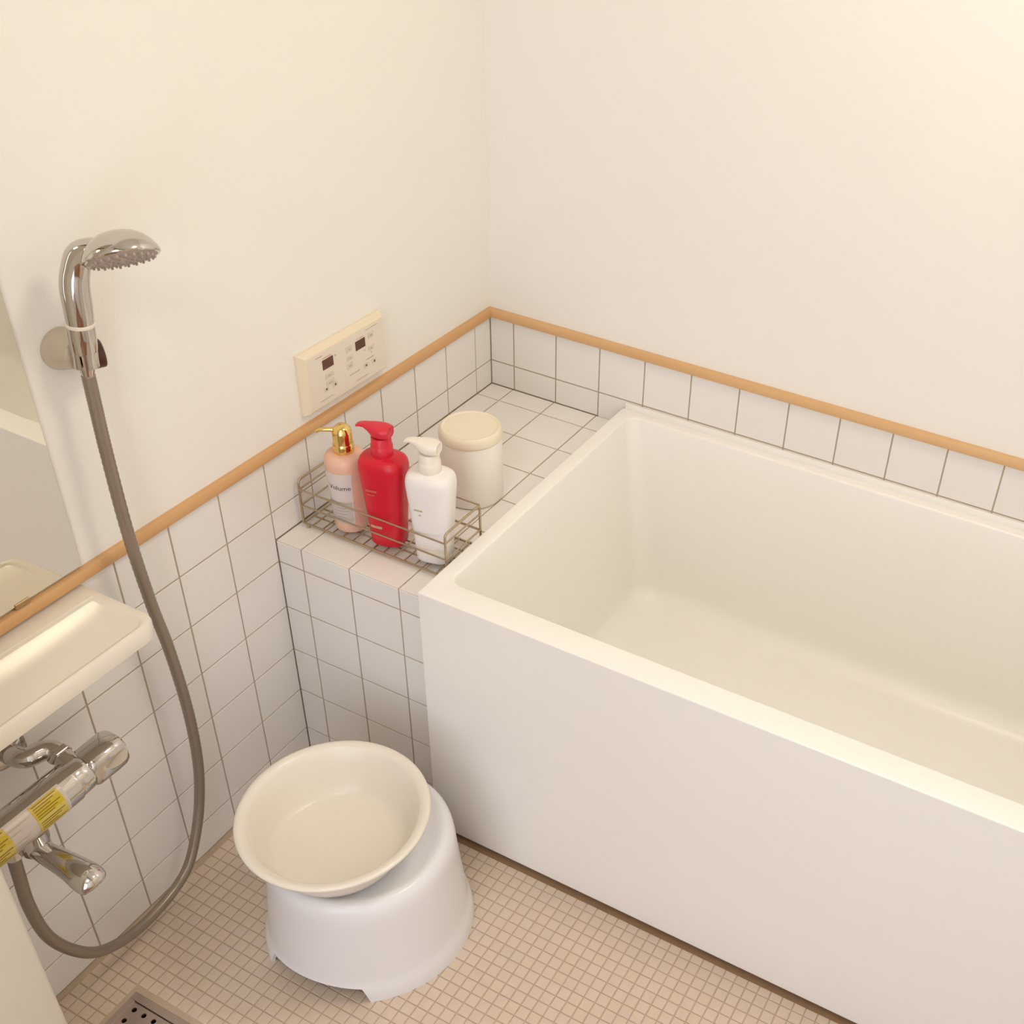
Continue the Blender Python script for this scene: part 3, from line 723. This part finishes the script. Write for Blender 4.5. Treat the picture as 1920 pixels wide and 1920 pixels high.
bm = bmesh.new()
lathe(bm, [(0, -0.0300), (0.012, -0.0292), (0.022, -0.0262), (0.031, -0.0205), (0.0375, -0.0135), (0.0420, -0.006), (0.0438, -0.001), (0.0436, 0.0016), (0.0420, 0.003), (0.0395, 0.003)], HC, NN, 56)
build('head_shell', bm, 'chrome', hs)
bm = bmesh.new(); lathe(bm, [(0, 0.0052), (0.030, 0.0050), (0.0375, 0.0042), (0.0400, 0.0028), (0.0400, 0.0)], HC, NN, 48); pl_ = build('spray_plate', bm, 'spray', hs); pl_['label'] = 'grey spray plate with rows of nozzles'
u, v, w = basis(NN); bm = bmesh.new()
for rr, cnt in ((0.010, 6), (0.019, 12), (0.028, 18), (0.0355, 24)):
    for k in range(cnt):
        a = 2 * math.pi * k / cnt; lathe(bm, [(0.0017, 0), (0.0015, 0.0030), (0.0009, 0.0036), (0, 0.0036)], HC + u * rr * math.cos(a) + v * rr * math.sin(a) + NN * 0.0040, NN, 7)
nz = build('nozzles', bm, 'spray', pl_)

hose_pts = [(0.0450, -0.9509, 0.9760), (0.0455, -0.9525, 0.93), (.047, -.9550, .8635), (.050, -.9563, .7365), (.045, -.9451, .604), (.045, -.9347, .5037), (.045, -.929, .3763), (.045, -.9332, .2719), (.045, -.9462, .1955), (.050, -.9728, .1331), (.055, -1.0108, .0823),
            (.060, -1.0656, .066), (.065, -1.1347, .0711), (.070, -1.1924, .1036), (.075, -1.2301, .158), (.080, -1.2584, .2329), (.085, -1.2682, .3153), (.090, -1.2673, .3863), (.093, -1.2655, .435)]
hp = catmull(hose_pts, 24)
bm = bmesh.new(); rr = [0.0083 + (0.0003 if i % 2 else -0.0003) for i in range(len(hp))]
tube(bm, hp, rr, 16); tag(build('shower_hose', bm, 'hose', smooth=80), 'grey ribbed shower hose looping from the hand shower down to the mixer tap', 'hose')

# ------------------------------------------------------------------ thermostatic mixer tap on the left wall
fa = empty('mixer_tap', (0, -1.22, 0.47)); tag(fa, 'chrome wall mixer tap with yellow warning stickers below the shelf', 'tap')
FX, FZ = 0.095, 0.4700
bm = bmesh.new()
lathe(bm, [(0, -1.340), (0.026, -1.340), (0.0285, -1.337), (0.0290, -1.33), (0.0290, -1.170), (0.0285, -1.1675), (0, -1.1675)], (FX, 0, FZ), (0, 1, 0), 48, scale=(1, 1))
build('tap_body', bm, 'chrome', fa)
bm = bmesh.new()
lathe(bm, [(0, -1.1675), (0.0262, -1.1675), (0.0268, -1.165), (0.0262, -1.148), (0.0235, -1.142), (0.020, -1.139), (0, -1.139)], (FX, 0, FZ), (0, 1, 0), 40); build('temperature_collar', bm, 'chrome', fa)
bm = bmesh.new(); R = []
for y, rx, rz, e in ((-1.146, .018, .018, 2.2), (-1.143, .0235, .0245, 2.6), (-1.138, .0250, .0262, 3.0), (-1.107, .0250, .0262, 3.4), (-1.094, .0245, .0256, 3.4), (-1.0885, .0225, .0232, 3.2), (-1.0865, .0180, .0186, 3.0)):
    R.append([Vector((FX + a, y, FZ + b_)) for a, b_ in sup(rx, rz, e, 40)])
loft(bm, R); h_ = build('temperature_handle', bm, 'chrome', fa, smooth=40)
# crank union to the wall
bm = bmesh.new(); lathe(bm, [(0, 0), (0.0290, 0), (0.0300, 0.002), (0.0285, 0.007), (0.0200, 0.011), (0.0140, 0.012), (0, 0.012)], (0.0, -1.185, FZ + 0.030), (1, 0, 0), 36); build('wall_flange', bm, 'chrome', fa)
bm = bmesh.new(); tube(bm, bend([(0.004, -1.185, FZ + 0.030), (0.044, -1.185, FZ + 0.030), (0.044, -1.150, FZ + 0.028), (0.092, -1.150, FZ + 0.010)], 0.020, 6), 0.0142, 20); build('crank_union', bm, 'chrome', fa)
bm = bmesh.new(); lathe(bm, [(0, 0), (0.0165, 0), (0.0172, 0.001), (0.0172, 0.008), (0.0165, 0.009), (0, 0.009)], (0.060, -1.150, FZ + 0.023), (0.92, 0, -0.36), 6); build('union_nut', bm, 'chrome', fa)
# swivel spout
bm = bmesh.new(); lathe(bm, [(0, 0.0), (0.0205, 0.0), (0.0205, -0.016), (0.0190, -0.018), (0.0190, -0.034), (0.0175, -0.037), (0, -0.037)], (FX + 0.004, -1.238, FZ - 0.020), (0, 0, 1), 36); build('spout_neck', bm, 'chrome', fa)
sp = catmull([(FX - 0.010, -1.240, FZ - 0.050), (FX + 0.03, -1.2415, FZ - 0.047), (FX + 0.075, -1.243, FZ - 0.043), (FX + 0.100, -1.244, FZ - 0.044), (FX + 0.112, -1.2445, FZ - 0.046), (FX + 0.1195, -1.2445, FZ - 0.049), (FX + 0.1225, -1.2445, FZ - 0.051)], 6)
bm = bmesh.new(); tube(bm, sp, [(0.0120 + 0.0085 * min(1, i / 18)) * math.sqrt(max(0.05, 1 - (max(0, i - 22) / 15) ** 2)) for i in range(len(sp))], 28, flat=(1.0, 0.82)); build('spout', bm, 'chrome', fa, smooth=60)
bm = bmesh.new(); lathe(bm, [(0, 0), (0.0110, 0), (0.0115, -0.004), (0.0110, -0.026), (0, -0.026)], (0.0935, -1.2655, FZ - 0.020), (0, 0, 1), 24); build('hose_union', bm, 'chrome', fa)
# stickers wrapped round the body; angle measured from +x up
def sticker(name, y0, y1, a0, a1, m, off, n=10):
    bm = bmesh.new(); V = []
    for k in range(n + 1):
        a = math.radians(a0 + (a1 - a0) * k / n); r = 0.0290 + off
        V.append([bm.verts.new((FX + r * math.cos(a), y, FZ + r * math.sin(a))) for y in (y0, y1)])
    for p, q in zip(V, V[1:]): bm.faces.new((p[0], p[1], q[1], q[0]))
    return build(name, bm, m, fa)
cl = sticker('clear_film', -1.330, -1.190, -42, 66, 'clear_label', 0.0003)
def sub(name, y0, y1, a0, a1, m, off):
    o = sticker(name, y0, y1, a0, a1, m, off); o.parent = cl; o.matrix_parent_inverse = Matrix.Identity(4)
    return o
for y0, y1 in ((-1.2370, -1.1950), (-1.3150, -1.2730)):
    sub('warning_sticker', y0, y1, 20, 62, 'yellow', 0.0006); sub('warning_sticker_lower', y0 - 0.0, y1, -28, 20, 'yellow_pale', 0.0006)
    for k, a in enumerate((56, 49, 42, 35, 28, 21, 8, 1, -8, -16)):
        sub('warning_text', y0 + 0.003, y1 - 0.003 - 0.006 * (k % 3), a - 1.6, a + 1.1, 'yellow_ink', 0.0009)
for a, l in ((44, 0.030), (30, 0.018), (4, 0.026), (-8, 0.020), (-20, 0.028)):
    sub('caption_text', -1.2760, -1.2760 + l, a - 1.2, a + 1.2, 'ink_soft', 0.0007)

# ------------------------------------------------------------------ floor drain
dr = empty('floor_drain', (0.222, -1.257, 0)); tag(dr, 'stainless floor drain grate with round holes in the mosaic floor', 'drain')
bm = bmesh.new()
fx0, fx1, fy0, fy1 = DRX0, DRX1, DRY0, DRY1
for a, c in (((fx0, fy0), (fx1, fy0 + 0.012)), ((fx0, fy1 - 0.012), (fx1, fy1)), ((fx0, fy0 + 0.012), (fx0 + 0.010, fy1 - 0.012)), ((fx1 - 0.010, fy0 + 0.012), (fx1, fy1 - 0.012))):
    box(bm, (a[0], a[1], -0.035), (c[0], c[1], -0.0005), 0.0004, 1)
build('drain_frame', bm, 'drain_steel', dr)
gx0, gx1, gy0, gy1 = fx0 + 0.0125, fx1 - 0.0125, fy0 + 0.0145, fy1 - 0.0175
bm = bmesh.new(); pit = 0.0200; ox, oy = 0.1185 - 0.010, -1.2020 + 0.010
nx, ny = int((gx1 - ox) / pit), int((oy - gy0) / pit)
def hole(cx, cy, h=0.010, r=0.0042, z=-0.0035):
    o_ = [bm.verts.new((cx + sx * h, cy + sy * h, z)) for sx, sy in ((1, 0), (1, 1), (0, 1), (-1, 1), (-1, 0), (-1, -1), (0, -1), (1, -1))]
    top = [bm.verts.new((cx + r * math.cos(k * math.pi / 4), cy + r * math.sin(k * math.pi / 4), z)) for k in range(8)]
    low = [bm.verts.new((p.co.x, p.co.y, z - 0.003)) for p in top]
    for k in range(8):
        j = (k + 1) % 8; bm.faces.new((o_[k], o_[j], top[j], top[k])); bm.faces.new((top[k], top[j], low[j], low[k]))
for i in range(nx):
    for j in range(ny): hole(ox + (i + 0.5) * pit, oy - (j + 0.5) * pit)
bmesh.ops.remove_doubles(bm, verts=bm.verts, dist=1e-5)
ex1, ey0 = ox + nx * pit, oy - ny * pit
def quad(x0, y0, x1, y1, z=-0.0035):
    if x1 - x0 < 1e-4 or y1 - y0 < 1e-4: return
    bm.faces.new([bm.verts.new(p) for p in ((x0, y0, z), (x1, y0, z), (x1, y1, z), (x0, y1, z))])
quad(gx0, oy, gx1, gy1); quad(gx0, gy0, gx1, ey0); quad(gx0, ey0, ox, oy); quad(ex1, ey0, gx1, oy)
build('drain_grate', bm, 'drain_steel', dr, smooth=30)
bm = bmesh.new(); box(bm, (fx0 + 0.002, fy0 + 0.002, -0.06), (fx1 - 0.002, fy1 - 0.002, -0.034)); build('drain_pan', bm, 'dark', dr, smooth=0)

# ------------------------------------------------------------------ lamp above the tub, and a fill lamp added behind the camera
tl = empty('ceiling_lamp', (1.08, -0.56, H)); tag(tl, 'round warm ceiling lamp over the bathtub', 'lamp')
bm = bmesh.new(); lathe(bm, [(0, 0), (0.16, 0), (0.16, -0.02), (0, -0.02)], (1.08, -0.56, H), (0, 0, 1), 48); build('lamp_base', bm, 'white_trim', tl)
bm = bmesh.new(); lathe(bm, [(0.150, -0.02), (0.147, -0.035), (0.12, -0.052), (0.07, -0.06), (0, -0.062)], (1.08, -0.56, H), (0, 0, 1), 48); build('lamp_diffuser', bm, 'ceiling_lamp', tl)
hl = empty('hall_fill_lamp', (0.80, -1.90, H)); tag(hl, 'unseen round ceiling lamp added in the changing room as fill light', 'lamp')
bm = bmesh.new(); lathe(bm, [(0, 0), (0.24, 0), (0.24, -0.025), (0, -0.025)], (0.80, -1.90, H), (0, 0, 1), 48); build('lamp_base', bm, 'white_trim', hl)
bm = bmesh.new(); lathe(bm, [(0.225, -0.025), (0.22, -0.05), (0.18, -0.075), (0.10, -0.09), (0, -0.095)], (0.80, -1.90, H), (0, 0, 1), 48); build('lamp_diffuser', bm, 'hall_fill_lamp', hl)
